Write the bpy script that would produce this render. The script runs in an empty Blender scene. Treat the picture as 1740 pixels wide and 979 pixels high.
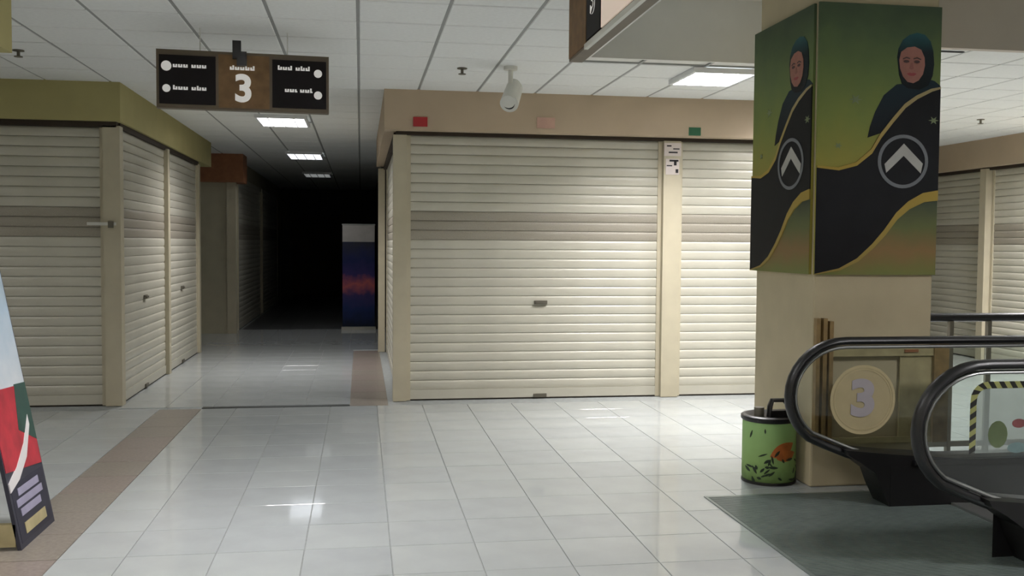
import bpy, bmesh, math, random
from mathutils import Vector, Matrix
random.seed(7)
PI = math.pi
SC = bpy.context.scene
COL = SC.collection

# ------------------------------------------------------------------ camera
F, CX, CY, EYE = 1640.0, 870.0, 489.5, 1.65
VPX, VPY = 613.0, 412.0
yc = Vector(((VPX - CX) / F, -(VPY - CY) / F, -1)).normalized()
xc = Vector((1, 0, yc.x / -yc.z)).normalized()
zc = xc.cross(yc)
R = Matrix((xc, yc, zc))            # rows: camera->world
cam_d = bpy.data.cameras.new('camera')
cam = bpy.data.objects.new('camera', cam_d)
COL.objects.link(cam)
cam_d.sensor_width = 36
cam_d.lens = 36 * F / 1740
cam.matrix_world = Matrix.Translation((0, 0, EYE)) @ R.to_4x4()
SC.camera = cam

# ------------------------------------------------------------------ world, exposure
world = bpy.data.worlds.new('world')
SC.world = world
world.use_nodes = True
world.node_tree.nodes['Background'].inputs[0].default_value = (0.8, 0.9, 1, 1)
world.node_tree.nodes['Background'].inputs[1].default_value = 0.02
SC.view_settings.view_transform = 'Standard'
SC.view_settings.look = 'None'
SC.view_settings.gamma = 1
SC.view_settings.use_curve_mapping = False
SC.view_settings.exposure = -0.12

H = 3.2                              # ceiling height
# ceiling lights: x0, x1, y0, y1, watts, spread (deg), in view?
LIGHTS = [
    (2.87, 3.47, 8.15, 8.85, 120, 136, 'square louvred ceiling light glowing above the big shuttered shop by the pillar'),
    (-1.28, -0.66, 12.15, 13.05, 72, 140, 'nearest glowing ceiling light of the corridor, just below the hanging sign'),
    (-1.28, -0.66, 17.0, 18.1, 9, 150, 'second glowing ceiling light of the corridor, smaller in view'),
    (-1.28, -0.66, 21.9, 23.0, .5, 160, 'farthest and dimmest ceiling light at the dark end of the corridor'),
    (-0.9, -0.3, 5.2, 5.8, 75, 144, None),
    (-1.9, -1.3, 1.8, 2.4, 70, 156, None),  # unseen lamps from here to the guard railing one are added fill
    (0.6, 1.2, -1.4, -0.8, 190, 164, None),
    (-3.1, -2.5, -1.4, -0.8, 130, 164, None),
    (4.6, 5.2, 2.6, 3.2, 125, 166, None),
    (4.4, 5.0, 8.9, 9.5, 45, 150, None),
    (-5.2, -4.6, 7.4, 8.0, 45, 150, None),
    (6.9, 7.5, 7.6, 8.2, 130, 168, None),
    (8.05, 8.65, 9.9, 10.5, 230, 166, None),
]

# ------------------------------------------------------------------ helpers
def lin(c):
    r = []
    for v in c:
        v = v / 255
        r.append(v / 12.92 if v <= 0.04045 else ((v + 0.055) / 1.055) ** 2.4)
    return r
def mat(name, rgb, rough=0.6, metal=0.0, spec=0.5, noise=0.0, nscale=8.0, bump=0.0, bscale=60.0, coat=0.0, emit=None, alpha=1.0):
    m = bpy.data.materials.new(name)
    m.use_nodes = True
    nt = m.node_tree
    b = nt.nodes['Principled BSDF']
    c = lin(rgb) + [1]
    b.inputs['Base Color'].default_value = c
    b.inputs['Roughness'].default_value = rough
    b.inputs['Metallic'].default_value = metal
    b.inputs['Specular IOR Level'].default_value = spec
    b.inputs['Coat Weight'].default_value = coat
    b.inputs['Alpha'].default_value = alpha
    if emit:
        b.inputs['Emission Color'].default_value = c
        b.inputs['Emission Strength'].default_value = emit
    tc = nt.nodes.new('ShaderNodeTexCoord')
    if noise:
        n = nt.nodes.new('ShaderNodeTexNoise')
        n.inputs['Scale'].default_value = nscale
        n.inputs['Detail'].default_value = 5
        nt.links.new(tc.outputs['Object'], n.inputs['Vector'])
        mr = nt.nodes.new('ShaderNodeMapRange')
        mr.inputs['From Min'].default_value = 0.3
        mr.inputs['From Max'].default_value = 0.7
        mr.inputs['To Min'].default_value = 1 - noise
        mr.inputs['To Max'].default_value = 1 + noise
        nt.links.new(n.outputs['Fac'], mr.inputs['Value'])
        mx = nt.nodes.new('ShaderNodeMix')
        mx.data_type = 'RGBA'
        mx.blend_type = 'MULTIPLY'
        mx.inputs[0].default_value = 1
        mx.inputs[6].default_value = c
        nt.links.new(mr.outputs[0], mx.inputs[7])
        nt.links.new(mx.outputs[2], b.inputs['Base Color'])
    if bump:
        n2 = nt.nodes.new('ShaderNodeTexNoise')
        n2.inputs['Scale'].default_value = bscale
        n2.inputs['Detail'].default_value = 3
        nt.links.new(tc.outputs['Object'], n2.inputs['Vector'])
        bp = nt.nodes.new('ShaderNodeBump')
        bp.inputs['Strength'].default_value = bump
        bp.inputs['Distance'].default_value = 0.01
        nt.links.new(n2.outputs['Fac'], bp.inputs['Height'])
        nt.links.new(bp.outputs[0], b.inputs['Normal'])
    return m
def ramp_mat(name, stops, axis='Z', lo=0.0, hi=1.0, wob=0.08, nscale=3.0, rough=0.6):
    """printed colour gradient along a local axis with a soft mottling"""
    m = bpy.data.materials.new(name)
    m.use_nodes = True
    nt = m.node_tree
    b = nt.nodes['Principled BSDF']
    b.inputs['Roughness'].default_value = rough
    b.inputs['Specular IOR Level'].default_value = 0.25
    tc = nt.nodes.new('ShaderNodeTexCoord')
    sp = nt.nodes.new('ShaderNodeSeparateXYZ')
    nt.links.new(tc.outputs['Object'], sp.inputs[0])
    n = nt.nodes.new('ShaderNodeTexNoise')
    n.inputs['Scale'].default_value = nscale
    n.inputs['Detail'].default_value = 4
    nt.links.new(tc.outputs['Object'], n.inputs['Vector'])
    mr = nt.nodes.new('ShaderNodeMapRange')
    mr.inputs['From Min'].default_value = lo
    mr.inputs['From Max'].default_value = hi
    nt.links.new(sp.outputs[axis], mr.inputs['Value'])
    ad = nt.nodes.new('ShaderNodeMath')
    ad.operation = 'MULTIPLY_ADD'
    nt.links.new(n.outputs['Fac'], ad.inputs[0])
    ad.inputs[1].default_value = 2 * wob
    nt.links.new(mr.outputs[0], ad.inputs[2])
    ad2 = nt.nodes.new('ShaderNodeMath')
    ad2.operation = 'SUBTRACT'
    nt.links.new(ad.outputs[0], ad2.inputs[0])
    ad2.inputs[1].default_value = wob
    cr = nt.nodes.new('ShaderNodeValToRGB')
    els = cr.color_ramp.elements
    while len(els) < len(stops):
        els.new(0.5)
    for e, (p, c) in zip(els, stops):
        e.position = p
        e.color = lin(c) + [1]
    nt.links.new(ad2.outputs[0], cr.inputs[0])
    nt.links.new(cr.outputs[0], b.inputs['Base Color'])
    return m
def glass_mat(name, tint=(0.95, 0.97, 0.96), fac=0.06):
    m = bpy.data.materials.new(name)
    m.use_nodes = True
    nt = m.node_tree
    out = nt.nodes['Material Output']
    nt.nodes.remove(nt.nodes['Principled BSDF'])
    t = nt.nodes.new('ShaderNodeBsdfTransparent')
    t.inputs[0].default_value = (*tint, 1)
    g = nt.nodes.new('ShaderNodeBsdfGlossy')
    g.inputs['Roughness'].default_value = 0.02
    fr = nt.nodes.new('ShaderNodeFresnel')
    fr.inputs[0].default_value = 1.45
    mx = nt.nodes.new('ShaderNodeMixShader')
    nt.links.new(fr.outputs[0], mx.inputs[0])
    nt.links.new(t.outputs[0], mx.inputs[1])
    nt.links.new(g.outputs[0], mx.inputs[2])
    nt.links.new(mx.outputs[0], out.inputs['Surface'])
    return m

class MB:
    """collects simple solids into one mesh"""
    def __init__(self):
        self.v, self.f = [], []
    def box(self, x0, x1, y0, y1, z0, z1):
        n = len(self.v)
        self.v += [(x, y, z) for z in (z0, z1) for y in (y0, y1) for x in (x0, x1)]
        self.f += [tuple(n + i for i in q) for q in
                   ((0, 2, 3, 1), (4, 5, 7, 6), (0, 1, 5, 4), (2, 6, 7, 3), (0, 4, 6, 2), (1, 3, 7, 5))]
        return self
    def prism(self, pts, d, axis='Y', o=0.0):
        """closed outline pts (a,b) extruded from o to o+d along an axis"""
        n, k = len(self.v), len(pts)
        for e in (o, o + d):
            for a, b in pts:
                self.v.append({'Y': (a, e, b), 'X': (e, a, b), 'Z': (a, b, e)}[axis])
        self.f.append(tuple(n + i for i in range(k)))
        self.f.append(tuple(n + k + i for i in reversed(range(k))))
        for i in range(k):
            j = (i + 1) % k
            self.f.append((n + i, n + k + i, n + k + j, n + j))
        return self
    def cyl(self, c, r, h, axis='Z', seg=16, r2=None):
        r2 = r if r2 is None else r2
        n = len(self.v)
        for e, rr in ((0, r), (h, r2)):
            for i in range(seg):
                a = 2 * PI * i / seg
                p, q = rr * math.cos(a), rr * math.sin(a)
                d = {'Z': (p, q, e), 'Y': (p, e, q), 'X': (e, p, q)}[axis]
                self.v.append((c[0] + d[0], c[1] + d[1], c[2] + d[2]))
        self.f.append(tuple(n + i for i in range(seg)))
        self.f.append(tuple(n + seg + i for i in reversed(range(seg))))
        for i in range(seg):
            j = (i + 1) % seg
            self.f.append((n + i, n + seg + i, n + seg + j, n + j))
        return self
    def lathe(self, prof, seg=32, c=(0, 0, 0)):
        n, k = len(self.v), len(prof)
        for r, z in prof:
            for i in range(seg):
                a = 2 * PI * i / seg
                self.v.append((c[0] + r * math.cos(a), c[1] + r * math.sin(a), c[2] + z))
        for j in range(k - 1):
            for i in range(seg):
                i2 = (i + 1) % seg
                self.f.append((n + j * seg + i, n + j * seg + i2, n + (j + 1) * seg + i2, n + (j + 1) * seg + i))
        self.f.append(tuple(n + i for i in reversed(range(seg))))
        self.f.append(tuple(n + (k - 1) * seg + i for i in range(seg)))
        return self
    def sweep(self, path, rw, rh, side=(0, 1, 0), seg=10, closed=False):
        """tube of half width rw (along side) and half height rh along a path"""
        n = len(self.v)
        P = [Vector(p) for p in path]
        S = Vector(side)
        for i, p in enumerate(P):
            a = P[i - 1] if (i or closed) else P[i]
            b = P[(i + 1) % len(P)] if (i + 1 < len(P) or closed) else P[i]
            t = (b - a).normalized()
            up = t.cross(S).normalized()
            s = up.cross(t).normalized()
            for k in range(seg):
                an = 2 * PI * k / seg
                self.v.append(tuple(p + s * rw * math.cos(an) + up * rh * math.sin(an)))
        m = len(P)
        for i in range(m if closed else m - 1):
            i2 = (i + 1) % m
            for k in range(seg):
                k2 = (k + 1) % seg
                self.f.append((n + i * seg + k, n + i * seg + k2, n + i2 * seg + k2, n + i2 * seg + k))
        if not closed:
            self.f.append(tuple(n + k for k in reversed(range(seg))))
            self.f.append(tuple(n + (m - 1) * seg + k for k in range(seg)))
        return self
    def mesh(self, name, m, smooth=False):
        me = bpy.data.meshes.new(name)
        me.from_pydata([tuple(v) for v in self.v], [], self.f)
        bm = bmesh.new()
        bm.from_mesh(me)
        bmesh.ops.recalc_face_normals(bm, faces=bm.faces)
        bm.to_mesh(me)
        bm.free()
        me.materials.append(m)
        if smooth:
            me.polygons.foreach_set('use_smooth', [True] * len(me.polygons))
            try:
                me.set_sharp_from_angle(angle=math.radians(40))
            except Exception:
                pass
        return me
    def obj(self, name, m, parent=None, loc=(0, 0, 0), smooth=False):
        return link(name, self.mesh(name, m, smooth), parent, loc)
def link(name, me, parent=None, loc=(0, 0, 0), rz=0.0):
    o = bpy.data.objects.new(name, me)
    COL.objects.link(o)
    o.location = loc
    o.rotation_euler = (0, 0, rz)
    if parent:
        o.parent = parent
    return o
def box(name, m, x0, x1, y0, y1, z0, z1, parent=None):
    return MB().box(x0, x1, y0, y1, z0, z1).obj(name, m, parent)
def struct(o):
    o['kind'] = 'structure'
    return o
def tag(o, label, cat, group=None):
    o['label'] = label
    o['category'] = cat
    if group:
        o['group'] = group
    return o
def thing(name, label, cat, loc=(0, 0, 0), rz=0.0, group=None):
    return tag(link(name, None, None, loc, rz), label, cat, group)
def text_mesh(s, size, m, depth=0.002, bold=0.0):
    cu = bpy.data.curves.new('text', 'FONT')
    cu.body = s
    cu.size = size
    cu.extrude = depth
    cu.offset = bold
    cu.align_x = 'CENTER'
    cu.align_y = 'CENTER'
    t = bpy.data.objects.new('text', cu)
    COL.objects.link(t)
    dg = bpy.context.evaluated_depsgraph_get()
    me = bpy.data.meshes.new_from_object(t.evaluated_get(dg))
    bpy.data.objects.remove(t)
    me.materials.clear()
    me.materials.append(m)
    me.transform(Matrix.Rotation(PI / 2, 4, 'X'))     # stands upright, faces -Y
    return me

# ------------------------------------------------------------------ materials
M_tile = mat('glazed white floor tile', (175, 180, 179), 0.06, spec=0.5, noise=0.05, nscale=3)
M_tile2 = mat('glazed white floor tile, other batch', (171, 176, 176), 0.07, spec=0.5, noise=0.05, nscale=4)
M_band = mat('brown granite tile', (138, 131, 121), 0.3, noise=0.16, nscale=40)
M_band2 = mat('brown granite tile, rosy', (140, 130, 122), 0.3, noise=0.16, nscale=40)
M_grout = mat('grout', (150, 154, 152), 0.8, noise=0.1, nscale=20)
M_strip = mat('dark threshold metal', (70, 74, 72), 0.35, metal=0.5, noise=0.1)
M_ctile = mat('ceiling tile white', (232, 234, 232), 0.9, noise=0.03, nscale=30, bump=0.15, bscale=220)
M_cgrid = mat('ceiling grid bar', (150, 152, 150), 0.6, noise=0.05)
M_plaster = mat('ceiling plaster', (222, 222, 216), 0.9, noise=0.03, nscale=4)
M_cream = mat('cream painted steel', (186, 180, 156), 0.38, noise=0.05, nscale=5, bump=0.04, bscale=30)
M_slat = mat('cream shutter slat', (196, 193, 178), 0.34, spec=0.5, noise=0.05, nscale=3, bump=0.03, bscale=25)
M_vent = mat('perforated shutter slat', (158, 152, 138), 0.5, noise=0.15, nscale=160)
M_post = mat('cream post', (190, 182, 158), 0.5, noise=0.05, nscale=6)
M_beige = mat('beige wall paint', (184, 166, 142), 0.8, noise=0.04, nscale=3, bump=0.05)
M_olive = mat('yellow green wall paint', (170, 162, 110), 0.8, noise=0.05, nscale=3, bump=0.05)
M_beamp = mat('beam beige grey paint', (196, 188, 176), 0.8, noise=0.03, nscale=4)
M_pill = mat('pillar cream paint', (188, 176, 146), 0.7, noise=0.06, nscale=4, bump=0.06)
M_brownf = mat('dark brown fascia board', (150, 98, 64), 0.6, noise=0.15, nscale=10)
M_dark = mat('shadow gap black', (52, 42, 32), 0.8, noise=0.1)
M_darkwall = mat('dark grey wall', (66, 64, 62), 0.8, noise=0.1)  # darkness of the unlit corridor put into the wall colour
M_darkfl = mat('dark corridor floor tile', (70, 72, 72), 0.4, noise=0.1)  # tiles darkened by colour to look unlit
M_rubber = mat('black rubber', (22, 22, 24), 0.38, noise=0.1, nscale=30)
M_blackst = mat('black coated steel', (20, 19, 20), 0.4, noise=0.1, nscale=20)
M_steel = mat('brushed steel plate', (118, 128, 125), 0.28, metal=0.35, noise=0.12, nscale=12)
M_alum = mat('aluminium', (170, 172, 170), 0.35, metal=0.8, noise=0.05)
M_wood = mat('brown wood', (140, 116, 76), 0.5, noise=0.22, nscale=14)
M_woodpale = mat('olive varnished board', (178, 166, 126), 0.55, noise=0.15, nscale=10)
M_signwood = mat('sign wood laminate', (118, 92, 62), 0.6, spec=0.2, noise=0.2, nscale=14)
M_signdark = mat('sign dark panel', (17, 12, 13), 0.6, spec=0.2, noise=0.1)
M_signframe = mat('sign frame', (92, 80, 62), 0.5, noise=0.1)
M_white = mat('white plastic', (214, 214, 206), 0.5, noise=0.03)
M_letter = mat('white lettering, backlit', (232, 230, 226), 0.5, emit=0.3)  # lettering given a weak emission of its own colour
M_pale = mat('pale backlit sign panel', (226, 206, 190), 0.4, emit=0.42)
M_red = mat('red sign', (168, 34, 38), 0.5, noise=0.1)
M_green = mat('green sign', (22, 84, 52), 0.5, noise=0.1)
M_paper = mat('paper', (196, 160, 144), 0.8, noise=0.1)
M_paperw = mat('white paper', (216, 206, 200), 0.8, noise=0.05)
M_ink = mat('black ink', (34, 32, 34), 0.7, noise=0.1)
M_glass = glass_mat('clear glass')
M_lampframe = mat('lamp frame white', (226, 228, 230), 0.4, noise=0.02)
M_lampback = mat('lamp reflector', (225, 232, 240), 0.4, noise=0.02, emit=1.6)
M_dimlamp = mat('dim lamp diffuser', (216, 220, 216), 0.4, noise=0.02, emit=0.45)

# ------------------------------------------------------------------ floor
XL0, XR0, Y0, Y1 = -7.0, 9.2, -4.0, 29.5
fl = struct(box('floor', M_grout, XL0, XR0, Y0, Y1, -0.2, -0.006))
T = 0.458
def tile_mesh(name, w, d, m, h=0.006, g=0.0025, bev=0.0012):
    x, y = w / 2 - g, d / 2 - g
    mb = MB()
    mb.v = [(-x, -y, -h), (x, -y, -h), (x, y, -h), (-x, y, -h), (-x, -y, -bev), (x, -y, -bev), (x, y, -bev), (-x, y, -bev),
            (-x + bev, -y + bev, 0), (x - bev, -y + bev, 0), (x - bev, y - bev, 0), (-x + bev, y - bev, 0)]
    mb.f = [(0, 1, 5, 4), (1, 2, 6, 5), (2, 3, 7, 6), (3, 0, 4, 7), (4, 5, 9, 8), (5, 6, 10, 9), (6, 7, 11, 10), (7, 4, 8, 11), (8, 9, 10, 11)]
    return mb.mesh(name, m)
tm = [tile_mesh('floor_tile', T, T, M_tile), tile_mesh('floor_tile', T, T, M_tile2)]
def lay(x0, x1, y0, y1, name, meshes, w, d):
    """lays single tiles of w by d; x0,y0 are joint lines"""
    nx, ny = round((x1 - x0) / w), round((y1 - y0) / d)
    for j in range(ny):
        for i in range(nx):
            link(name, random.choice(meshes), fl, (x0 + (i + .5) * w, y0 + (j + .5) * d, random.uniform(-.0004, .0004)))
XB = 0.16 - 4 * T + 0.12            # right edge of brown band  (-1.552)
XB = -1.55
YB = 9.80
# joints measured at x = .16 + k T ; first column is cut along the band
cut = tile_mesh('floor_tile', (0.16 - 3 * T) - XB, T, M_tile)
ny = 12
y_first = YB - ny * T
for j in range(ny):
    link('floor_tile', cut, fl, ((XB + 0.16 - 3 * T) / 2, y_first + (j + .5) * T, 0))
lay(0.16 - 3 * T, 0.16 + 10 * T, y_first, YB, 'floor_tile', tm, T, T)                     # in front of the shutters
bw = 0.40
bt = [tile_mesh('band_tile', bw, T, M_band), tile_mesh('band_tile', bw, T, M_band2)]
lay(XB - bw, XB, y_first, YB, 'band_tile', bt, bw, T)
lay(XB - bw - 3 * T, XB - bw, y_first, YB + .0, 'floor_tile', tm, T, T)                    # left of the band
th = box('threshold_strip', M_strip, XB, -0.11, YB + .01, YB + .10, -0.006, 0.003, fl)
# corridor
YC = YB + 0.11
cb = [tile_mesh('band_tile', .39, T, M_band), tile_mesh('band_tile', .39, T, M_band2)]
lay(-0.11, 0.28, YB - .0, YB + 11 * T, 'band_tile', cb, .39, T)
lay(-0.11 - 5 * .449, -0.11, YC, YC + 11 * T, 'floor_tile', [tile_mesh('floor_tile', .449, T, M_tile)], .449, T)
# the rest of the floor: too far or outside the view to tell tiles apart
mb = MB()
def far_tiles(x0, x1, y0, y1):
    nx, nyy = max(1, round((x1 - x0) / T)), max(1, round((y1 - y0) / T))
    w, d = (x1 - x0) / nx, (y1 - y0) / nyy
    for i in range(nx):
        for j in range(nyy):
            mb.box(x0 + i * w + .002, x0 + (i + 1) * w - .002, y0 + j * d + .002, y0 + (j + 1) * d - .002, -.006, 0)
far_tiles(-6.5, 0.28, YC + 11 * T, 18.6)
far_tiles(0.28, 5.8, 14.95, 18.6)
far_tiles(0.16 + 10 * T, 9.0, 6.2, 18.6)
far_tiles(-6.5, XB - bw - 3 * T, YB - 12 * T, YB)
far_tiles(-6.5, 9.0, -3.9, y_first - .35)
far_tiles(-6.5, 2.2, y_first - .35, y_first)
o = mb.obj('floor_tile', M_tile, fl)
o['kind'] = 'stuff'
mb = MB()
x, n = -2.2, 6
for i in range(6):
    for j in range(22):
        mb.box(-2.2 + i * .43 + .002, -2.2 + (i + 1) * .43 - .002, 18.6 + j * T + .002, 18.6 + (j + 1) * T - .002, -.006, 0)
o = mb.obj('gloom_painted_floor_tile', M_darkfl, fl)  # floor beyond the lit part, its gloom painted into the tiles
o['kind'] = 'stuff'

# ------------------------------------------------------------------ ceiling
ZT = 3.72                            # raised plaster tray beside the pillar
TX, TY, TY2 = 1.88, 7.9, 6.95        # left edge, far edge, far edge right of the pillar
mb = MB()
mb.box(XL0, TX, Y0, Y1, H + .02, H + .1)
mb.box(TX, 3.95, TY, Y1, H + .02, H + .1)
mb.box(3.95, XR0, TY2, Y1, H + .02, H + .1)
ceil = struct(mb.obj('ceiling', M_plaster))
mb = MB()
mb.box(TX - .02, XR0, Y0, TY + .02, ZT, ZT + .1)
mb.box(TX - .03, TX, Y0, TY + .03, H - .005, ZT)
mb.box(TX, 3.95, TY - .03, TY, H - .005, ZT)
mb.obj('raised_ceiling', M_plaster, ceil)
C = 0.6
GX, GY = -0.02, 6.35
ct = tile_mesh('ceiling_tile', C, C, M_ctile, h=.014, g=.011, bev=.006)
ct.transform(Matrix.Rotation(PI, 4, 'X'))
lx = [l[:4] for l in LIGHTS]
def in_light(x, y):
    return any(a - .01 < x < b + .01 and c - .01 < y < d + .01 for a, b, c, d in lx)
n_ct = 0
ceil_far = MB()
def ceil_tiles(i0, i1, j0, j1, single=True):
    global n_ct
    for j in range(j0, j1):
        for i in range(i0, i1):
            x, y = GX + (i + .5) * C, GY + (j + .5) * C
            if in_light(x, y):
                continue
            if single and n_ct < 296:
                link('ceiling_tile', ct, ceil, (x, y, H + random.uniform(0, .0015)))
                n_ct += 1
            else:
                ceil_far.box(x - .289, x + .289, y - .289, y + .289, H, H + .014)
ceil_tiles(-4, 3, -1, 6)             # before the shops
ceil_tiles(3, 10, 3, 6)
ceil_tiles(-4, 1, 6, 20)             # corridor
ceil_tiles(7, 15, 1, 3)
ceil_tiles(10, 15, 3, 15)
ceil_tiles(-4, 1, 20, 38, False)
ceil_tiles(-9, -4, -1, 19, False)
ceil_tiles(-9, 3, -16, -1, False)
ceil_tiles(1, 10, 14, 19, False)
o = ceil_far.obj('ceiling_tile', M_ctile, ceil)
o['kind'] = 'stuff'
mb = MB()
for i in range(-9, 4):
    x = GX + i * C
    mb.box(x - .012, x + .012, -3.9, 29.4, H + .006, H + .02)
for i in range(4, 16):
    x = GX + i * C
    mb.box(x - .012, x + .012, 7.94 if i < 7 else 7.0, 18, H + .006, H + .02)
for j in range(-16, 39):
    y = GY + j * C
    mb.box(-5.5, TX if y < 7.95 else 0.3 if y > 18 else 9, y - .012, y + .012, H + .007, H + .02)
o = mb.obj('grid_bar', M_cgrid, ceil)
o['kind'] = 'stuff'

# ceiling lights; those labelled added are unseen fill for bounce light
OUT = {4: 'ceiling light just above the picture, in front of the hanging 3 sign', 5: 'added unseen ceiling light above the advertising board side of the hall, out of the picture',
       6: 'added unseen ceiling light behind the viewer on the right, out of the picture', 7: 'added unseen ceiling light behind the viewer on the left, out of the picture',
       8: 'added unseen ceiling light in the raised ceiling over the escalator, out of the picture', 9: 'added unseen ceiling light hidden behind the banner pillar',
       10: 'added unseen ceiling light in the side passage left of the picture', 11: 'added unseen ceiling light over the guard railing, out of the picture',
       12: 'ceiling light close to the right wall, out of the picture'}
for k, (x0, x1, y0, y1, watt, spread, label) in enumerate(LIGHTS):
    cx, cy, w, d = (x0 + x1) / 2, (y0 + y1) / 2, x1 - x0, y1 - y0
    zt = ZT if (cx > TX and cy < 6) else H
    r = thing('ceiling_light', label or OUT[k], 'ceiling light', (cx, cy, zt), 0, 'louvred ceiling lights')
    a, b = w / 2, d / 2
    m = MB()
    m.box(-a, a, -b, -b + .03, -.045, 0).box(-a, a, b - .03, b, -.045, 0)
    m.box(-a, -a + .03, -b + .03, b - .03, -.045, 0).box(a - .03, a, -b + .03, b - .03, -.045, 0)
    m.obj('frame', M_lampframe, r)
    MB().box(-a + .03, a - .03, -b + .03, b - .03, -.008, -.002).obj('reflector', M_lampback if watt > 1 else M_dimlamp, r)
    for i in (-1, 0, 1):
        MB().box(i * w / 4 - .006, i * w / 4 + .006, -b + .03, b - .03, -.043, -.02).obj('louvre', M_lampframe, r)
        MB().box(-a + .03, a - .03, i * d / 4 - .006, i * d / 4 + .006, -.043, -.02).obj('louvre', M_lampframe, r)
    ld = bpy.data.lights.new('tube_light', 'AREA')
    ld.shape = 'RECTANGLE'
    ld.size, ld.size_y = w - .08, d - .08
    ld.energy = watt
    ld.color = (1.0, 0.965, 0.975)
    ld.spread = math.radians(spread)
    lo = bpy.data.objects.new('tube_light', ld)
    COL.objects.link(lo)
    lo.parent = r
    lo.location = (0, 0, -.012)

# ------------------------------------------------------------------ walls
LX, LY = -2.35, 10.06                # left shop corner
RX, RY = 0.33, 10.04                 # right shop corner
struct(box('wall_left', M_cream, -6.9, LX - .12, LY + .12, 14.88, 0, H + .02))
struct(box('wall_center', M_cream, RX + .12, 5.6, RY + .14, 14.74, 0, H + .02))
struct(box('wall_recess', M_cream, -6.9, -2.3, 17.85, Y1, 0, H + .02))
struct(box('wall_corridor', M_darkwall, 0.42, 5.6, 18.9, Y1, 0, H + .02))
struct(box('wall_outer_left', M_cream, XL0 - .1, XL0, Y0, Y1, 0, H + .1))
struct(box('wall_front', M_beige, XL0, XR0, Y0 - .1, Y0, 0, ZT + .1))
WX = 8.98                            # right wall
struct(box('wall_right', M_cream, WX + .12, WX + .3, Y0, Y1, 0, ZT))
struct(box('wall_far', M_beige, 5.6, WX + .1, 18.4, 18.6, 0, H + .02))
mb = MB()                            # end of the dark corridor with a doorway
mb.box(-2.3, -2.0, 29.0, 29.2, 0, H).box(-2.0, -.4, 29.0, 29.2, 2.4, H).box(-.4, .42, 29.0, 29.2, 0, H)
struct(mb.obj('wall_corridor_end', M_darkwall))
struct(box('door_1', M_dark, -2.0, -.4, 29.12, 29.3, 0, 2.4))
# fascias
FZ = 2.80
struct(box('wall_left_fascia', M_olive, -6.9, LX + .02, LY - .05, 15.85, FZ + .02, H + .015))
struct(box('wall_center_fascia', M_beige, 0.235, 5.68, 9.90, 14.86, FZ - .005, H + .015))
struct(box('wall_recess_fascia', M_brownf, -6.9, -2.06, 17.72, 18.3, 2.70, H + .015))
struct(box('wall_right_fascia', M_beige, WX - .12, WX + .2, 9.0, 18.4, FZ, H + .015))
struct(box('wall_near_left_fascia', M_olive, -6.9, -2.085, -1, 6.30, FZ - .02, H + .015))
struct(box('wall_near_left', M_cream, -6.9, -2.62, -1, 5.7, 0, FZ))
# dark strips under fascias, shade of the recess put in as colour
t = 1
def trim(m, *b):
    global t
    o = struct(box('trim_%d' % t, m, *b))
    t += 1
    return o
PZ = FZ + .01
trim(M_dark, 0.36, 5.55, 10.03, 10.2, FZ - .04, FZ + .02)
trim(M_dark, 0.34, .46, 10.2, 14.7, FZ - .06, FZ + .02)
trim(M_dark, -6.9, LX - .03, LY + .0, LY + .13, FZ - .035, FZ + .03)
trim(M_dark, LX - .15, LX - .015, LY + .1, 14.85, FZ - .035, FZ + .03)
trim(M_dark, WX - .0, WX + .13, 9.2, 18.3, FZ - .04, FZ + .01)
# posts
trim(M_post, LX - .16, LX, LY, LY + .14, 0, PZ - .03)                   # left corner
trim(M_post, LX - .06, LX + .01, 12.42, 12.54, 0, PZ - .03)
trim(M_post, LX - .08, LX, 14.78, 14.9, 0, PZ - .03)
trim(M_post, RX, RX + .14, RY, RY + .14, 0, PZ - .05)                   # right corner
trim(M_post, 3.21, 3.40, RY - .02, RY + .14, 0, PZ - .05)
trim(M_post, 0.26, 0.36, 14.66, 14.8, 0, PZ - .05)
trim(M_post, 5.44, 5.6, RY, RY + .14, 0, PZ - .05)
trim(M_post, -2.36, -2.2, 17.8, 17.95, 0, 2.7)                          # recess corner
trim(M_post, WX - .05, WX + .1, 12.78, 12.92, 0, PZ - .03)
trim(M_post, WX - .05, WX + .1, 15.6, 15.75, 0, PZ - .03)
trim(M_post, WX - .05, WX + .1, 10.1, 10.25, 0, PZ - .03)
# beam right of the pillar
struct(box('trim_%d' % t, M_beamp, 3.92, WX + .12, 6.9, 6.97, H - .02, ZT))
# pillar
PX0, PX1, PY0, PY1 = 3.03, 3.90, 6.13, 7.10
mb = MB()
mb.box(PX0, PX1, PY0, PY1, 0, ZT)
pil = struct(mb.obj('pillar', M_pill))
bv = pil.modifiers.new('bevel', 'BEVEL')
bv.width = .015
bv.segments = 2

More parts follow.
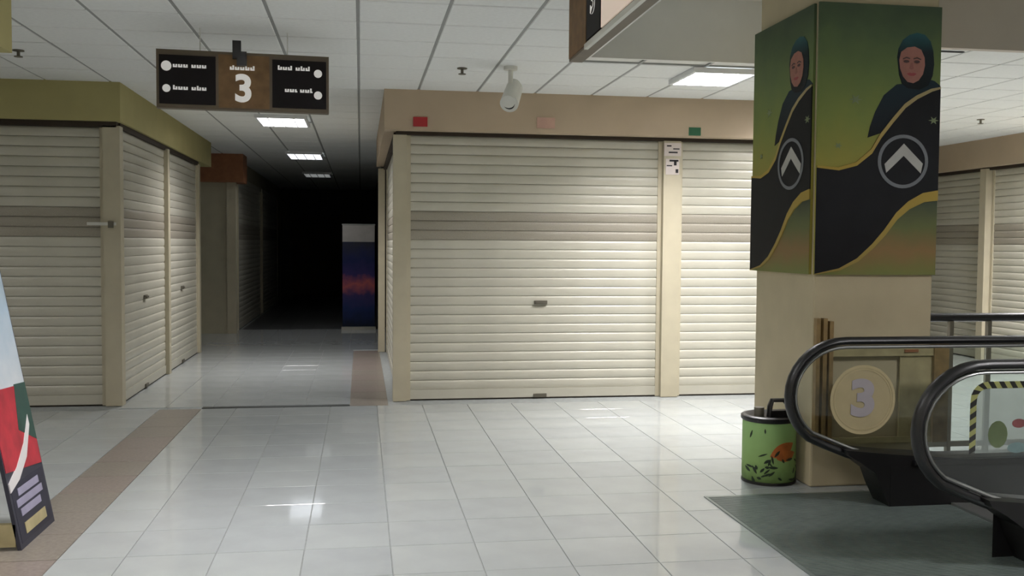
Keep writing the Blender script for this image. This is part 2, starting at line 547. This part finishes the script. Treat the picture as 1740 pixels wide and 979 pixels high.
# ------------------------------------------------------------------ roller shutters
PITCH = 0.0985
prof = [(0.006, 0.0), (-0.006, 0.002), (-0.010, 0.014), (-0.0125, 0.040), (-0.012, 0.070), (-0.008, 0.090), (0.000, 0.0965), (0.010, PITCH), (0.014, PITCH), (0.014, 0.0)]
def slat_mesh(w, m):
    return MB().prism([(a, b) for a, b in prof], w, 'X').mesh('slat', m, smooth=True)
def shutter(label, loc, rz, w, handle=.5, top=2.77, group='roller shutters', lock=True, dark=False):
    r = thing('roller_shutter', label, 'roller shutter', loc, rz, group)
    sm, vm = slat_mesh(w, M_slat), slat_mesh(w, M_vent)
    n = int((top - .02) / PITCH)
    br = .11
    MB().box(0, w, -.018, .02, .012, br).obj('bottom_rail', M_slat, r)
    MB().box(0, w, -.012, .015, 0, .012).obj('rubber_seal', M_dark, r)
    k = 0
    z = br
    while z < top:
        vent = 1.66 < z < 1.93
        o = link('vent_slat' if vent else 'slat', vm if vent else sm, r, (0, 0, z))
        z += PITCH
        k += 1
    MB().box(-.03, .012, -.022, .03, 0, top).obj('guide_rail', M_post, r)
    MB().box(w - .012, w + .03, -.022, .03, 0, top).obj('guide_rail', M_post, r)
    if handle:
        x = w * handle
        m = MB().box(x - .07, x + .07, -.03, -.012, 1.005, 1.045)
        m.box(x - .06, x + .06, -.045, -.03, 1.015, 1.035)
        m.obj('handle', M_dim, r)
        if lock:
            MB().box(x - .07, x + .07, -.034, -.016, .012, .05).obj('lock_plate', M_dim, r)
    return r
M_dim = mat('dull grey metal', (112, 108, 96), 0.45, metal=0.4, noise=0.1)
shutter('wide cream roller shutter with dark handle under the red and green signs', (0.50, RY + .07, 0), 0, 2.68, .52)
shutter('narrower cream roller shutter between the papered post and the pillar', (3.43, RY + .07, 0), 0, 1.98, None)
shutter('cream roller shutter side of the wide shop, seen almost edge-on at the corridor corner', (RX + .07, 14.62, 0), -PI / 2, 4.4, None)
shutter('dim cream roller shutter facing forward at the far left, yellow fascia above', (LX - .19 - 3.2, LY + .07, 0), 0, 3.2, None)
shutter('cream roller shutter along the left of the corridor, nearer of the pair', (LX - .05, LY + .17, 0), PI / 2, 2.22, .48)
shutter('cream roller shutter along the left of the corridor, farther of the pair', (LX - .05, 12.57, 0), PI / 2, 2.18, .45)
shutter('grey cream shutter facing forward under the brown fascia beyond the side passage', (-5.4, 17.87, 0), 0, 3.0, None)
shutter('shutter in darkness on the left wall of the unlit corridor, nearer one', (-2.26, 18.5, 0), PI / 2, 4.0, None)
shutter('shutter in darkness on the left wall of the unlit corridor, farther one', (-2.26, 23.0, 0), PI / 2, 4.0, None)
shutter('pale shutter on the right wall behind the pillar, left of its grey post', (WX + .07, 15.56, 0), -PI / 2, 2.6, None)
shutter('pale shutter on the right wall at the picture edge, right of the grey post', (WX + .07, 12.74, 0), -PI / 2, 2.45, None)

# ------------------------------------------------------------------ printed banners on the pillar
M_bgreen = ramp_mat('print green field', [(0, (160, 150, 70)), (.35, (130, 142, 76)), (.62, (108, 126, 76)), (.85, (84, 102, 72)), (1, (70, 86, 66))], 'Z', .65, 1.82, .14, 4)
M_bwave = ramp_mat('print black wave', [(0, (8, 8, 13)), (.5, (22, 24, 28)), (1, (8, 10, 16))], 'Z', 0, 1.4, .3, 6)
M_bgold = ramp_mat('print gold stripe', [(0, (158, 138, 76)), (.5, (178, 152, 70)), (1, (168, 156, 122))], 'Z', 0.1, 1.35, .05, 6)
M_blow = ramp_mat('print lower field', [(0, (118, 124, 70)), (.3, (138, 112, 74)), (.6, (104, 110, 70)), (1, (62, 72, 64))], 'Z', 0, .55, .12, 5)
M_scarf = ramp_mat('print scarf', [(0, (10, 18, 22)), (.6, (22, 36, 42)), (1, (48, 98, 104))], 'Z', 1.28, 1.66, .1, 8)
M_skin = mat('print skin', (160, 106, 92), 0.5, noise=0.12, nscale=12)
M_skind = mat('print face shade', (66, 40, 38), 0.5, noise=0.05)
M_lip = mat('print lips', (150, 62, 62), 0.5, noise=0.05)
M_robe = ramp_mat('print robe', [(0, (10, 12, 18)), (1, (24, 44, 54))], 'Z', .9, 1.32, .2, 8)
M_emb = mat('print emblem grey', (186, 186, 182), 0.5, noise=0.05)
M_embr = mat('print emblem ring', (116, 120, 126), 0.5, noise=0.05)
M_fleck = mat('print pale flecks', (120, 134, 96), 0.5, noise=0.2)
def ell(cx, cy, rx, ry, n=28):
    return [(cx + rx * math.cos(2 * PI * i / n), cy + ry * math.sin(2 * PI * i / n)) for i in range(n)]
def pillar_banner(label, loc, rz, W):
    HB = 1.82
    r = thing('pillar_banner', label, 'banner', loc, rz, 'banners on the pillar')
    def uv(p):
        return ((p[0] - 220) / 412 * W, (945 - p[1]) / 933 * HB)
    lay_ = [0]
    def pr(name, pts, m, lvl):
        P = [uv(p) for p in pts]
        return MB().prism(P, .0022 + .0016 * lvl, 'Y', -.0136 - .0016 * lvl).obj(name, m, r)
    MB().box(0, W, -.012, .006, 0, HB).obj('sheet', M_bgreen, r)
    up = [(220, 570), (290, 575), (350, 555), (400, 510), (430, 455), (470, 400), (510, 350), (550, 320), (600, 295), (632, 288)]
    lo = [(632, 650), (580, 660), (530, 690), (490, 730), (450, 790), (410, 840), (360, 890), (300, 925), (220, 944)]
    pr('lower_field', lo + [(220, 945), (632, 945)], M_blow, 0)
    # portrait of a woman in a head scarf
    pr('robe', [(388, 470), (396, 430), (412, 380), (440, 322), (482, 284), (520, 278), (560, 272), (590, 262), (612, 268), (632, 284), (632, 340), (520, 420)], M_robe, 1)
    pr('head_scarf', [(482, 190), (486, 160), (500, 130), (522, 112), (548, 104), (574, 110), (594, 132), (604, 165), (608, 210), (604, 250), (590, 284), (560, 300), (520, 296), (500, 280), (490, 250)], M_scarf, 2)
    f = pr('face', [(488, 200), (494, 172), (514, 156), (540, 152), (562, 162), (574, 188), (576, 216), (570, 246), (556, 268), (538, 278), (518, 274), (502, 256), (492, 230)], M_skin, 3)
    for nm, c, m in (('eye', ell(512, 204, 10, 5, 12), M_skind), ('eye', ell(548, 204, 10, 5, 12), M_skind), ('eyebrow', [(500, 194), (512, 188), (524, 192), (524, 196), (512, 193), (500, 198)], M_skind), ('eyebrow', [(536, 192), (548, 188), (562, 194), (562, 198), (548, 193), (536, 196)], M_skind), ('nose', [(527, 208), (533, 208), (538, 228), (530, 232), (522, 228)], M_skind if 0 else mat('print nose', (140, 88, 76), .5)), ('mouth', [(514, 246), (524, 242), (531, 244), (538, 242), (548, 246), (538, 253), (524, 253)], M_lip)):
        P = [uv(p) for p in c]
        MB().prism(P, .001, 'Y', -.0198).obj(nm, m, f)
    pr('black_wave', up + [(632, 650)] + lo[1:], M_bwave, 4)
    gu = [(x, y) for x, y in up]
    gl = [(x + 3, y + 7 + 9 * math.sin(PI * i / 9)) for i, (x, y) in enumerate(up)]
    gl[-1] = (632, gl[-1][1]); gl[0] = (220, gl[0][1])
    pr('gold_stripe', gu + gl[::-1], M_bgold, 5)
    g2 = [(x, y - 2) for x, y in lo]
    g3 = [(x + (0 if i in (0, 8) else 5), y + max(3, 34 - 4.2 * i)) for i, (x, y) in enumerate(lo)]
    g3[-1] = (220, 945)
    pr('gold_stripe', g2 + g3[::-1], M_bgold, 5)
    # round emblem with a chevron
    n = 40
    ro, ri = ell(508, 550, 86, 93, n), ell(508, 550, 75, 81, n)
    mb = MB()
    for i in range(n):
        j = (i + 1) % n
        mb.prism([uv(ro[i]), uv(ro[j]), uv(ri[j]), uv(ri[i])], .002, 'Y', -.0245)
    e = mb.obj('emblem_ring', M_embr, r)
    pr('emblem_chevron', [(510, 488), (576, 556), (570, 590), (510, 530), (452, 590), (446, 560)], M_emb, 6)
    for (x, y, s) in ((345, 340, 22), (610, 405, 18), (290, 500, 14)):
        pts = []
        for i in range(12):
            a = PI * i / 6
            q = s if i % 2 == 0 else s * .4
            pts.append((min(630, x + q * math.cos(a)), y + q * .8 * math.sin(a)))
        pr('fleck', pts, M_fleck, 5 if x > 600 else 1)
    return r
pillar_banner('green and black printed banner on the front face of the pillar', (PX0 - .01, PY0 - .008, 1.455), 0, .885)
pillar_banner('green and black printed banner on the narrow left side of the pillar', (PX0 - .008, PY1 + .06, 1.455), -PI / 2, 0.99)

# ------------------------------------------------------------------ hanging signs
def hang_sign(label, loc, rz, near=False):
    r = thing('hanging_sign', label, 'sign', loc, rz, 'hanging direction signs')
    W, HH = (1.75, .44) if near else (1.22, .42)
    MB().box(0, W, -.04, .04, 0, HH).obj('casing', M_signframe, r)
    if near:
        a, b, c = (.015, .45), (.47, .78), (.80, 1.73)
        MB().box(*a, -.046, -.036, .015, HH - .02).obj('wood_panel', M_signwood, r)
        MB().box(*b, -.048, -.036, .03, HH - .03).obj('panel', M_signdark, r)
        MB().box(*c, -.048, -.036, .03, HH - .03).obj('panel', M_pale, r)
        link('numeral', text_mesh('3', .22, M_letter, .002, .008), r, (.62, -.05, .22))
        MB().box(.44, W, -.052, -.03, -.012, .016).obj('bottom_trim', M_white, r)
    else:
        MB().box(.02, .41, -.048, -.036, .03, HH - .04).obj('panel', M_signdark, r)
        MB().box(.43, .79, -.046, -.036, .015, HH - .02).obj('wood_panel', M_signwood, r)
        MB().box(.81, 1.20, -.048, -.036, .03, HH - .04).obj('panel', M_signdark, r)
        link('numeral', text_mesh('3', .27, M_letter, .002, .009), r, (.605, -.05, .15))
    def words(x0, z, ws):
        x = x0
        for w in ws:
            mb = MB()
            for i in range(max(1, int(w / .018))):
                hgt = random.choice((.022, .022, .032))
                mb.box(x, x + .012, -.0505, -.046, z - .008, z - .008 + hgt)
                if i % 2 == 0:
                    mb.box(x, x + .018, -.0505, -.046, z - .008, z + .001)
                x += .018
            x += .02
            mb.obj('lettering', M_letter, r)['kind'] = 'stuff'
    if not near:
        words(.115, .30, (.12, .12))
        words(.115, .14, (.11, .12))
        words(.85, .315, (.11, .11))
        words(.90, .155, (.09, .09))
        for x, z, q in ((.07, .30, .036), (.07, .14, .028), (1.14, .29, .03), (1.14, .13, .03)):
            MB().cyl((x, -.052, z), q, .006, 'Y', 20).obj('arrow_disc', M_letter, r)
        words(.51, .30, (.18,))
    for x in (.3, W - .3):
        MB().cyl((x, 0, HH), .004, H - loc[2] - HH, 'Z', 8).obj('hanger', M_white, r)
    return r
s1 = hang_sign('brown hanging sign with a large white 3 between two black direction panels', (-1.455, 7.35, 2.61), math.radians(4.0))
mb = MB()
mb.box(.53, .59, -.075, -.03, .37, .50).box(.56, .63, -.09, -.045, .32, .42)
mb.obj('clamp', M_blackst, s1)
s2 = hang_sign('brown hanging sign cut off by the top of the picture, seen at a slant', (1.27, 5.70, 2.735), -PI / 2, True)

# ------------------------------------------------------------------ things on the fascia and posts
def plate(name, label, cat, x0, x1, z0, z1, y, m, bits=()):
    r = tag(MB().box(x0, x1, y - .012, y, z0, z1).obj(name, m), label, cat)
    return r
plate('red_sign', 'small red sign on the lower edge of the beige fascia, left end', 'sign', .525, .67, 2.83, 2.925, 9.899, M_red)
plate('notice', 'faded pinkish paper notice at the middle of the beige fascia', 'notice', 1.80, 1.99, 2.845, 2.955, 9.899, M_paper)
plate('green_sign', 'small dark green sign on the fascia above the papered post', 'sign', 3.44, 3.57, 2.81, 2.895, 9.899, M_green)
r = thing('paper_notice', 'torn paper notices with black marks at the top of the post between shutters', 'notice', (3.21, RY - .02, 2.4))
MB().box(.0, .19, -.004, 0, .2, .34).obj('sheet', M_paperw, r)
MB().box(.02, .17, -.005, 0, .0, .17).obj('sheet', M_paperw, r)
mb = MB()
for x, z, w, h in ((.03, .30, .05, .014), (.10, .27, .07, .012), (.05, .23, .10, .016), (.06, .14, .1, .02), (.11, .10, .03, .05), (.03, .09, .06, .012), (.13, .02, .03, .04)):
    mb.box(x, x + w, -.007, -.003, z, z + h)
mb.obj('ink_marks', M_ink, r)
# lock bar taped over the left corner
r = thing('hasp', 'white hasp across the vent band beside the left corner post', 'hasp', (LX - .31, LY - .004, 1.80))
MB().box(0, .27, -.018, 0, 0, .03).obj('bar', M_white, r)
MB().box(.2, .25, -.035, -.018, -.025, .04).obj('padlock', M_dim, r)

# security camera
r = thing('security_camera', 'white security camera hanging from the ceiling before the beige fascia', 'camera', (1.30, 8.45, H))
MB().cyl((0, 0, -.03), .06, .03, 'Z', 20).obj('mount', M_white, r)
MB().cyl((0, 0, -.16), .022, .14, 'Z', 14).obj('stem', M_white, r)
def cyl_between(name, a, b, ra, rb, m, parent, seg=20):
    a, b = Vector(a), Vector(b)
    L = (b - a).length
    me = MB().cyl((0, 0, 0), ra, L, 'Z', seg, rb).mesh(name, m, True)
    me.transform(Matrix.Translation(a) @ (b - a).to_track_quat('Z', 'Y').to_matrix().to_4x4())
    return link(name, me, parent)
hs = cyl_between('housing', (.05, .1, -.17), (-.03, -.12, -.34), .075, .082, M_white, r)
cyl_between('hood', (.045, .08, -.145), (-.045, -.16, -.33), .06, .06, M_white, r)
cyl_between('lens', (-.028, -.115, -.336), (-.034, -.128, -.347), .05, .05, M_blackst, r)

# sprinklers
def sprinkler(label, x, y):
    r = thing('sprinkler', label, 'sprinkler', (x, y, H), 0, 'ceiling sprinklers')
    MB().cyl((0, 0, -.008), .045, .008, 'Z', 16).obj('collar', M_dim, r)
    MB().cyl((0, 0, -.05), .013, .045, 'Z', 10).obj('stem', M_dim, r)
    MB().cyl((0, 0, -.056), .034, .006, 'Z', 12).obj('deflector', M_dim, r)
sprinkler('small dark sprinkler on the ceiling at the far left, above the yellow fascia', -2.765, 8.5)
sprinkler('small dark sprinkler on the ceiling left of the security camera', 0.888, 8.6)
sprinkler('small dark sprinkler on the ceiling to the right of the pillar', 7.45, 10.8)
r = thing('ceiling_label', 'dark bluish printed strip on the ceiling at top right, just past the beam', 'label', (4.52, 7.1, H - .002))
MB().box(0, .22, 0, .035, -.004, 0).obj('strip', M_ink, r)

# ------------------------------------------------------------------ litter bin
M_bin = ramp_mat('bin green print', [(0, (96, 120, 66)), (.35, (142, 174, 106)), (1, (152, 190, 124))], 'Z', 0, .5, .2, 9)
M_leafd = mat('bin dark leaf print', (26, 44, 24), .5, noise=.1)
M_leafo = mat('bin orange leaf print', (176, 98, 42), .5, noise=.2, nscale=20)
bn = thing('litter_bin', 'green printed litter bin with black rim and handle beside the pillar', 'bin', (2.832, 6.36, 0))
bn.scale = (1, 1, .92)
BR = .184
MB().lathe([(BR - .012, 0), (BR - .004, .02), (BR, .05), (BR, .46), (BR - .004, .48)], 40).obj('body', M_bin, bn, smooth=True)
MB().lathe([(BR + .004, .468), (BR + .012, .478), (BR + .012, .502), (BR, .51), (BR - .02, .512), (BR - .05, .50)], 40).obj('rim', M_blackst, bn, smooth=True)
MB().lathe([(BR + .002, .0), (BR + .004, .012), (BR + .002, .022)], 40).obj('base_ring', M_blackst, bn, smooth=True)
mb = MB()
mb.sweep([(-.03, -.06, .50), (-.025, -.06, .58), (-.01, -.06, .625), (.075, -.06, .625), (.105, -.06, .59), (.14, -.06, .50)], .03, .016, (0, 1, 0), 8)
mb.obj('handle', M_blackst, bn, smooth=True)
MB().box(-.03, .13, -.09, -.03, .50, .55).obj('handle_base', M_blackst, bn)
mb = MB().cyl((-.09, -.03, .50), .035, .07, 'Z', 12)
mb.obj('lid_knob', M_dim, bn, smooth=True)
def leaf(ang, z, L, wd, tilt, m):
    n, k = 9, 6
    mb = MB()
    for rr in (BR + .0025, BR - .001):
        for i in range(n):
            q = i / (n - 1)
            hw = wd * max(.04, math.sin(PI * q)) ** .8
            for j in range(k):
                a, b = q * L - L / 2, hw * (2 * j / (k - 1) - 1)
                t_ = ang + (a * math.cos(tilt) - b * math.sin(tilt)) / BR
                mb.v.append((rr * math.cos(t_), rr * math.sin(t_), z + a * math.sin(tilt) + b * math.cos(tilt)))
    o = n * k
    for i in range(n - 1):
        for j in range(k - 1):
            a = i * k + j
            mb.f += [(a, a + 1, a + k + 1, a + k), (o + a, o + a + k, o + a + k + 1, o + a + 1)]
        for a, b in ((i * k, i * k + k), (i * k + k - 1, i * k + 2 * k - 1)):
            mb.f.append((a, b, o + b, o + a))
    for r0 in (0, (n - 1) * k):
        for j in range(k - 1):
            mb.f.append((r0 + j, r0 + j + 1, o + r0 + j + 1, o + r0 + j))
    return mb.obj('leaf_print', m, bn)
leaf(-PI / 2 + .12, .27, .2, .05, .5, M_leafo)
leaf(-PI / 2 + .3, .225, .16, .04, .25, M_leafo)
for i in range(34):
    a = -PI / 2 + random.uniform(-1.35, 1.35)
    z = random.choice((random.uniform(.03, .2), random.uniform(.03, .2), random.uniform(.04, .42)))
    leaf(a, z, random.uniform(.03, .07), random.uniform(.005, .011), random.uniform(0, PI), M_leafd)

# ------------------------------------------------------------------ wooden frame in front of the pillar
r = thing('wooden_rack', 'brown wooden rack of upright strips fixed to the pillar behind the escalator handrail', 'rack', (3.0, 6.085, 0.3))
for x, h in ((.035, .86), (.085, .86), (.13, .84)):
    MB().box(x, x + .028, 0, .045, 0, h).obj('upright', M_wood, r)
MB().box(.90, 1.01, -.005, .05, 0, .68).obj('upright', M_wood, r)
MB().box(.158, .90, .005, .04, .60, .65).obj('top_rail', M_woodpale, r)
MB().box(.66, .90, .02, .035, .03, .60).obj('board', M_woodpale, r)
MB().box(.158, .90, .01, .04, 0, .04).obj('bottom_rail', M_woodpale, r)
MB().box(.68, .78, -.004, .005, .625, .645).obj('tag', M_brownf, r)

# ------------------------------------------------------------------ escalator
YF, YN, XE = 5.68, 4.48, 5.4
es = thing('escalator', 'black escalator landing with two looped handrails and glass balustrades', 'escalator', (0, 0, 0))
def loop_path(ox=0.0, inset=0.0):
    pts = [(XE, 1.05 - inset)]
    x0, zc0, rx, rz = 3.03, .705, .375 - inset, .345 - inset
    for i in range(0, 15):
        a = PI / 2 + (PI * .78) * i / 14
        pts.append((x0 + rx * math.cos(a), zc0 + rz * math.sin(a)))
    pts += [(2.90 + inset * .6, .39 + inset * .9), (3.05 + inset * .3, .33 + inset), (3.25, .27 + inset)]
    return pts[:1] + [(a + ox, b) for a, b in pts[1:]]
for Y in (YF, YN):
    ox = 0.0 if Y == YF else .13
    p = loop_path(ox)
    hr = MB().sweep([(a, Y, b) for a, b in p], .040, .026, (0, 1, 0), 12).obj('handrail', M_rubber, es, smooth=True)
    tr = MB().sweep([(a, Y, b) for a, b in loop_path(ox, .04)], .022, .012, (0, 1, 0), 8).obj('rail_guide', M_alum, es, smooth=True)
    g = [(a, b) for a, b in loop_path(ox, .05)] + [(3.3 + ox, .29), (XE, .29)]
    gl = MB().prism(g, .012, 'Y', Y - .006).obj('glass_panel', M_glass, es)
    if Y == YF:
        glass_far = gl
    dk = [(3.0, .372), (3.35, .335), (3.75, .305), (XE, .305), (XE, 0.002), (3.3, 0.002), (3.24, .12), (3.20, .22), (3.10, .29), (3.02, .335)]
    dk = [(a + ox if a < XE else a, b) for a, b in dk]
    MB().prism(dk, .2, 'Y', Y - .1).obj('newel_base', M_blackst, es)
    MB().box(3.45, XE, Y - .115 if Y == YN else Y - .125, Y + .125 if Y == YN else Y + .115, .27, .302).obj('deck', M_rubber, es)
# landing plate with grooves
MB().box(2.22, 3.72, 4.05, 5.98, -.006, .006).obj('landing_plate', M_steel, es)
mb = MB()
for i in range(92):
    y = 4.07 + i * .0205
    mb.box(2.24, 3.7, y, y + .009, .006, .0085)
o = mb.obj('plate_ribs', M_steel, es)
o['kind'] = 'stuff'
MB().prism([(3.72, 0), (3.9, 0), (3.9, .012), (3.72, .02)], .86, 'Y', 4.72).obj('comb_plate', M_alum, es)
for i in range(4):
    mb = MB().box(3.9 + i * .38, 3.9 + i * .38 + .372, 4.72, 5.57, -.006, .004)
    for k in range(28):
        mb.box(3.9 + i * .38, 3.9 + i * .38 + .372, 4.725 + k * .03, 4.737 + k * .03, .004, .012)
    mb.obj('step', M_blackst, es)
for Y in (YF - .102, YN + .1):
    MB().box(3.3, XE, Y, Y + .002, .01, .26).obj('skirt_panel', M_blackst, es)
# round number sticker on the far glass
M_stk = mat('sticker cream', (198, 184, 146), .5, noise=.05, alpha=.78)
M_stk2 = mat('sticker rim', (202, 188, 148), .5, noise=.05, alpha=.85)
M_lil = mat('sticker numeral', (176, 170, 176), .5, noise=.05, alpha=.95)
yg = YF - .006
sx, sz = 3.15, .675
MB().cyl((sx, yg - .002, sz), .205, .0018, 'Y', 48).obj('number_sticker', M_stk, glass_far)
mb = MB()
for q0, q1 in ((.205, .222), (.19, .196)):
    for i in range(48):
        a, b = 2 * PI * i / 48, 2 * PI * (i + 1) / 48
        mb.prism([(sx + q0 * math.cos(a), sz + q0 * math.sin(a)), (sx + q1 * math.cos(a), sz + q1 * math.sin(a)), (sx + q1 * math.cos(b), sz + q1 * math.sin(b)), (sx + q0 * math.cos(b), sz + q0 * math.sin(b))], .002, 'Y', yg - .004)
mb.obj('sticker_ring', M_stk2, glass_far)
nm = text_mesh('3', .31, M_lil, .001, .014)
o = link('numeral', nm, glass_far, (sx, yg - .005, sz))
o.scale = (1.15, 1, 1)
# hazard-taped safety notice on the far glass
M_ty = mat('hazard tape yellow', (186, 186, 118), .5, noise=.08)
M_frost = mat('safety notice film', (196, 206, 204), .5, noise=.06, alpha=.45)
hx0, hz0, hz1, rad = 3.92, .30, .755, .1
path = [(hx0, hz0)]
L = hz0
path = [(hx0, hz0 + i * .0375) for i in range(0, 10)]
for i in range(1, 6):
    a = PI - PI / 2 * i / 5
    path.append((hx0 + rad + rad * math.cos(a), hz1 - rad + rad * math.sin(a)))
path += [(hx0 + rad + i * .0375, hz1) for i in range(1, 16)]
fine = []
for a, b in zip(path, path[1:]):
    for q in range(4):
        fine.append((a[0] + (b[0] - a[0]) * q / 4, a[1] + (b[1] - a[1]) * q / 4))
def off(i, sd):
    i = min(i, len(fine) - 1)
    a, b = fine[max(0, i - 1)], fine[min(len(fine) - 1, i + 1)]
    d = Vector((b[0] - a[0], b[1] - a[1])).normalized()
    return (fine[i][0] + d.y * sd, fine[i][1] - d.x * sd)
for c, i in enumerate(range(0, len(fine) - 6, 4)):
    mb = MB()
    for q in range(4):
        mb.prism([off(i + q, -.022), off(i + q + 1, -.022), off(i + q + 4, .022), off(i + q + 3, .022)], .002, 'Y', yg - .004)
    mb.obj('tape_stripe', M_ty if c % 2 else M_ink, glass_far)
MB().box(hx0 + .02, hx0 + .6, yg - .002, yg - .0005, .31, .735).obj('notice_film', M_frost, glass_far)
M_pg = mat('notice green print', (122, 140, 92), .5, noise=.2, alpha=.8)
M_pr = mat('notice red print', (170, 92, 96), .5, noise=.2, alpha=.8)
M_pb = mat('notice blue print', (150, 182, 184), .5, noise=.2, alpha=.8)
MB().prism(ell(4.1, .43, .07, .09, 14), .0015, 'Y', yg - .0035).obj('notice_print', M_pg, glass_far)
MB().prism(ell(4.25, .5, .05, .03, 14), .0015, 'Y', yg - .0035).obj('notice_print', M_pr, glass_far)
MB().prism(ell(4.24, .34, .07, .035, 14), .0015, 'Y', yg - .0037).obj('notice_print', M_pb, glass_far)

# ------------------------------------------------------------------ guard railing right of the pillar
r = thing('guard_railing', 'dark handrail on posts with glass panels behind the escalator, right of the pillar', 'railing', (0, 7.0, 0))
MB().sweep([(3.95, 0, 1.09), (8.7, 0, 1.09)], .035, .034, (0, 1, 0), 12).obj('handrail', M_rubber, r, smooth=True)
MB().box(3.95, 8.7, -.015, .015, .86, .885).obj('mid_rail', M_dim, r)
MB().box(3.95, 8.7, -.015, .015, .06, .10).obj('lower_rail', M_dim, r)
xs = (4.04, 4.22, 4.36, 4.62, 4.95, 5.5, 6.1, 6.8, 7.6, 8.6)
for x in xs:
    MB().box(x - .016, x + .016, -.02, .02, 0, 1.06).obj('post', M_dim, r)
for a, b in zip(xs, xs[1:]):
    MB().box(a + .02, b - .02, -.004, .004, .1, .86).obj('glass_panel', M_glass, r)

# ------------------------------------------------------------------ leaning advertising board at the left
M_abd = mat('board dark frame', (52, 52, 66), .5, noise=.1)
M_abr = mat('board red print', (178, 44, 58), .5, noise=.25, nscale=9)
M_abb = ramp_mat('board pale blue print', [(0, (196, 202, 206)), (.4, (160, 178, 192)), (.7, (146, 160, 168)), (1, (176, 182, 172))], 'Z', .82, 1.8, .2, 6)
M_abg = mat('board green print', (44, 74, 66), .5, noise=.15)
M_abk = mat('board dark print', (40, 40, 58), .5, noise=.15)
M_abt = mat('board text print', (158, 154, 178), .5, noise=.1)
M_abw = mat('board white print', (226, 222, 222), .5, noise=.03)
ab = thing('advert_board', 'leaning printed advertising board with red and pale blue picture at the left edge', 'advertising board', (-1.78, 5.40, 0))
lean = math.atan(.31 / 1.65)
def on_board(mb):
    """board plane: local y along the floor, b up the board, a outwards"""
    out = []
    for a, y, b in mb.v:
        out.append((a * math.cos(lean) - b * math.sin(lean), y, b * math.cos(lean) + a * math.sin(lean)))
    mb.v = out
    return mb
BW, BL = .56, 1.85
on_board(MB().box(-.02, 0, 0, BW, 0, BL)).obj('panel', M_abd, ab)
def bp(name, m, pts, lvl=1):
    P = [(y * BW, b) for y, b in pts]
    return on_board(MB().prism(P, .0015 * lvl, 'X', 0)).obj(name, m, ab)
bp('blue_print', M_abb, [(.02, .80), (.98, .84), (.98, 1.83), (.02, 1.83)])
bp('red_print', M_abr, [(.02, .42), (.98, .36), (.98, .66), (.7, .84), (.02, .86)], 2)
bp('green_print', M_abg, [(.55, .60), (.98, .5), (.98, .84), (.68, .85)], 3)
bp('dark_print', M_abk, [(.05, .03), (.95, .03), (.95, .34), (.05, .34)], 1)
bp('white_stripe', M_abw, [(.02, .36), (.3, .42), (.6, .52), (.85, .66), (.85, .60), (.6, .44), (.3, .35), (.02, .31)], 4)
for i, (b, w0, w1) in enumerate(((.29, .2, .78), (.235, .12, .84), (.18, .18, .74))):
    bp('text_print', M_abt, [(w0, b - .02), (w1, b - .02), (w1, b + .02), (w0, b + .02)], 3)
bp('text_print', M_woodpale, [(.2, .06), (.8, .06), (.8, .12), (.2, .12)], 3)
# rear leg and floor spreader
mb = MB()
top = Vector((-math.sin(lean) * BL, 0, math.cos(lean) * BL))
for y in (.02, BW - .05):
    a = top
    m2 = MB()
    mb.prism([(top.x - .025, top.z - .03), (top.x, top.z), (-.70, 0), (-.73, 0)], .03, 'Y', y)
mb.obj('rear_leg', M_abd, ab)
MB().box(-.66, -.03, .0, .04, .02, .14).obj('spreader', M_woodpale, ab)

# ------------------------------------------------------------------ roll-up banner in the corridor
M_sun = ramp_mat('sunset print', [(0, (24, 34, 54)), (.22, (34, 52, 104)), (.38, (70, 60, 110)), (.5, (190, 100, 100)), (.62, (64, 54, 110)), (.78, (36, 44, 92)), (1, (50, 52, 66))], 'Z', .06, 1.65, .12, 5)
r = thing('rollup_banner', 'tall roll-up banner with blue and pink sunset picture at the dark corridor mouth', 'banner', (-.02, 18.45, 0))
MB().box(-.34, .30, -.08, .08, 0, .06).obj('base', M_alum, r)
MB().box(-.32, .28, -.006, .006, .06, 1.66).obj('sheet', M_sun, r)
MB().box(-.32, .28, -.006, .006, 1.66, 1.98).obj('header', mat('banner header print', (176, 172, 166), .6, noise=.08), r)
MB().cyl((-.02, .03, .06), .012, 1.92, 'Z', 8).obj('pole', M_alum, r)
MB().cyl((-.33, 0, 1.985), .014, .62, 'X', 10).obj('top_bar', M_alum, r)
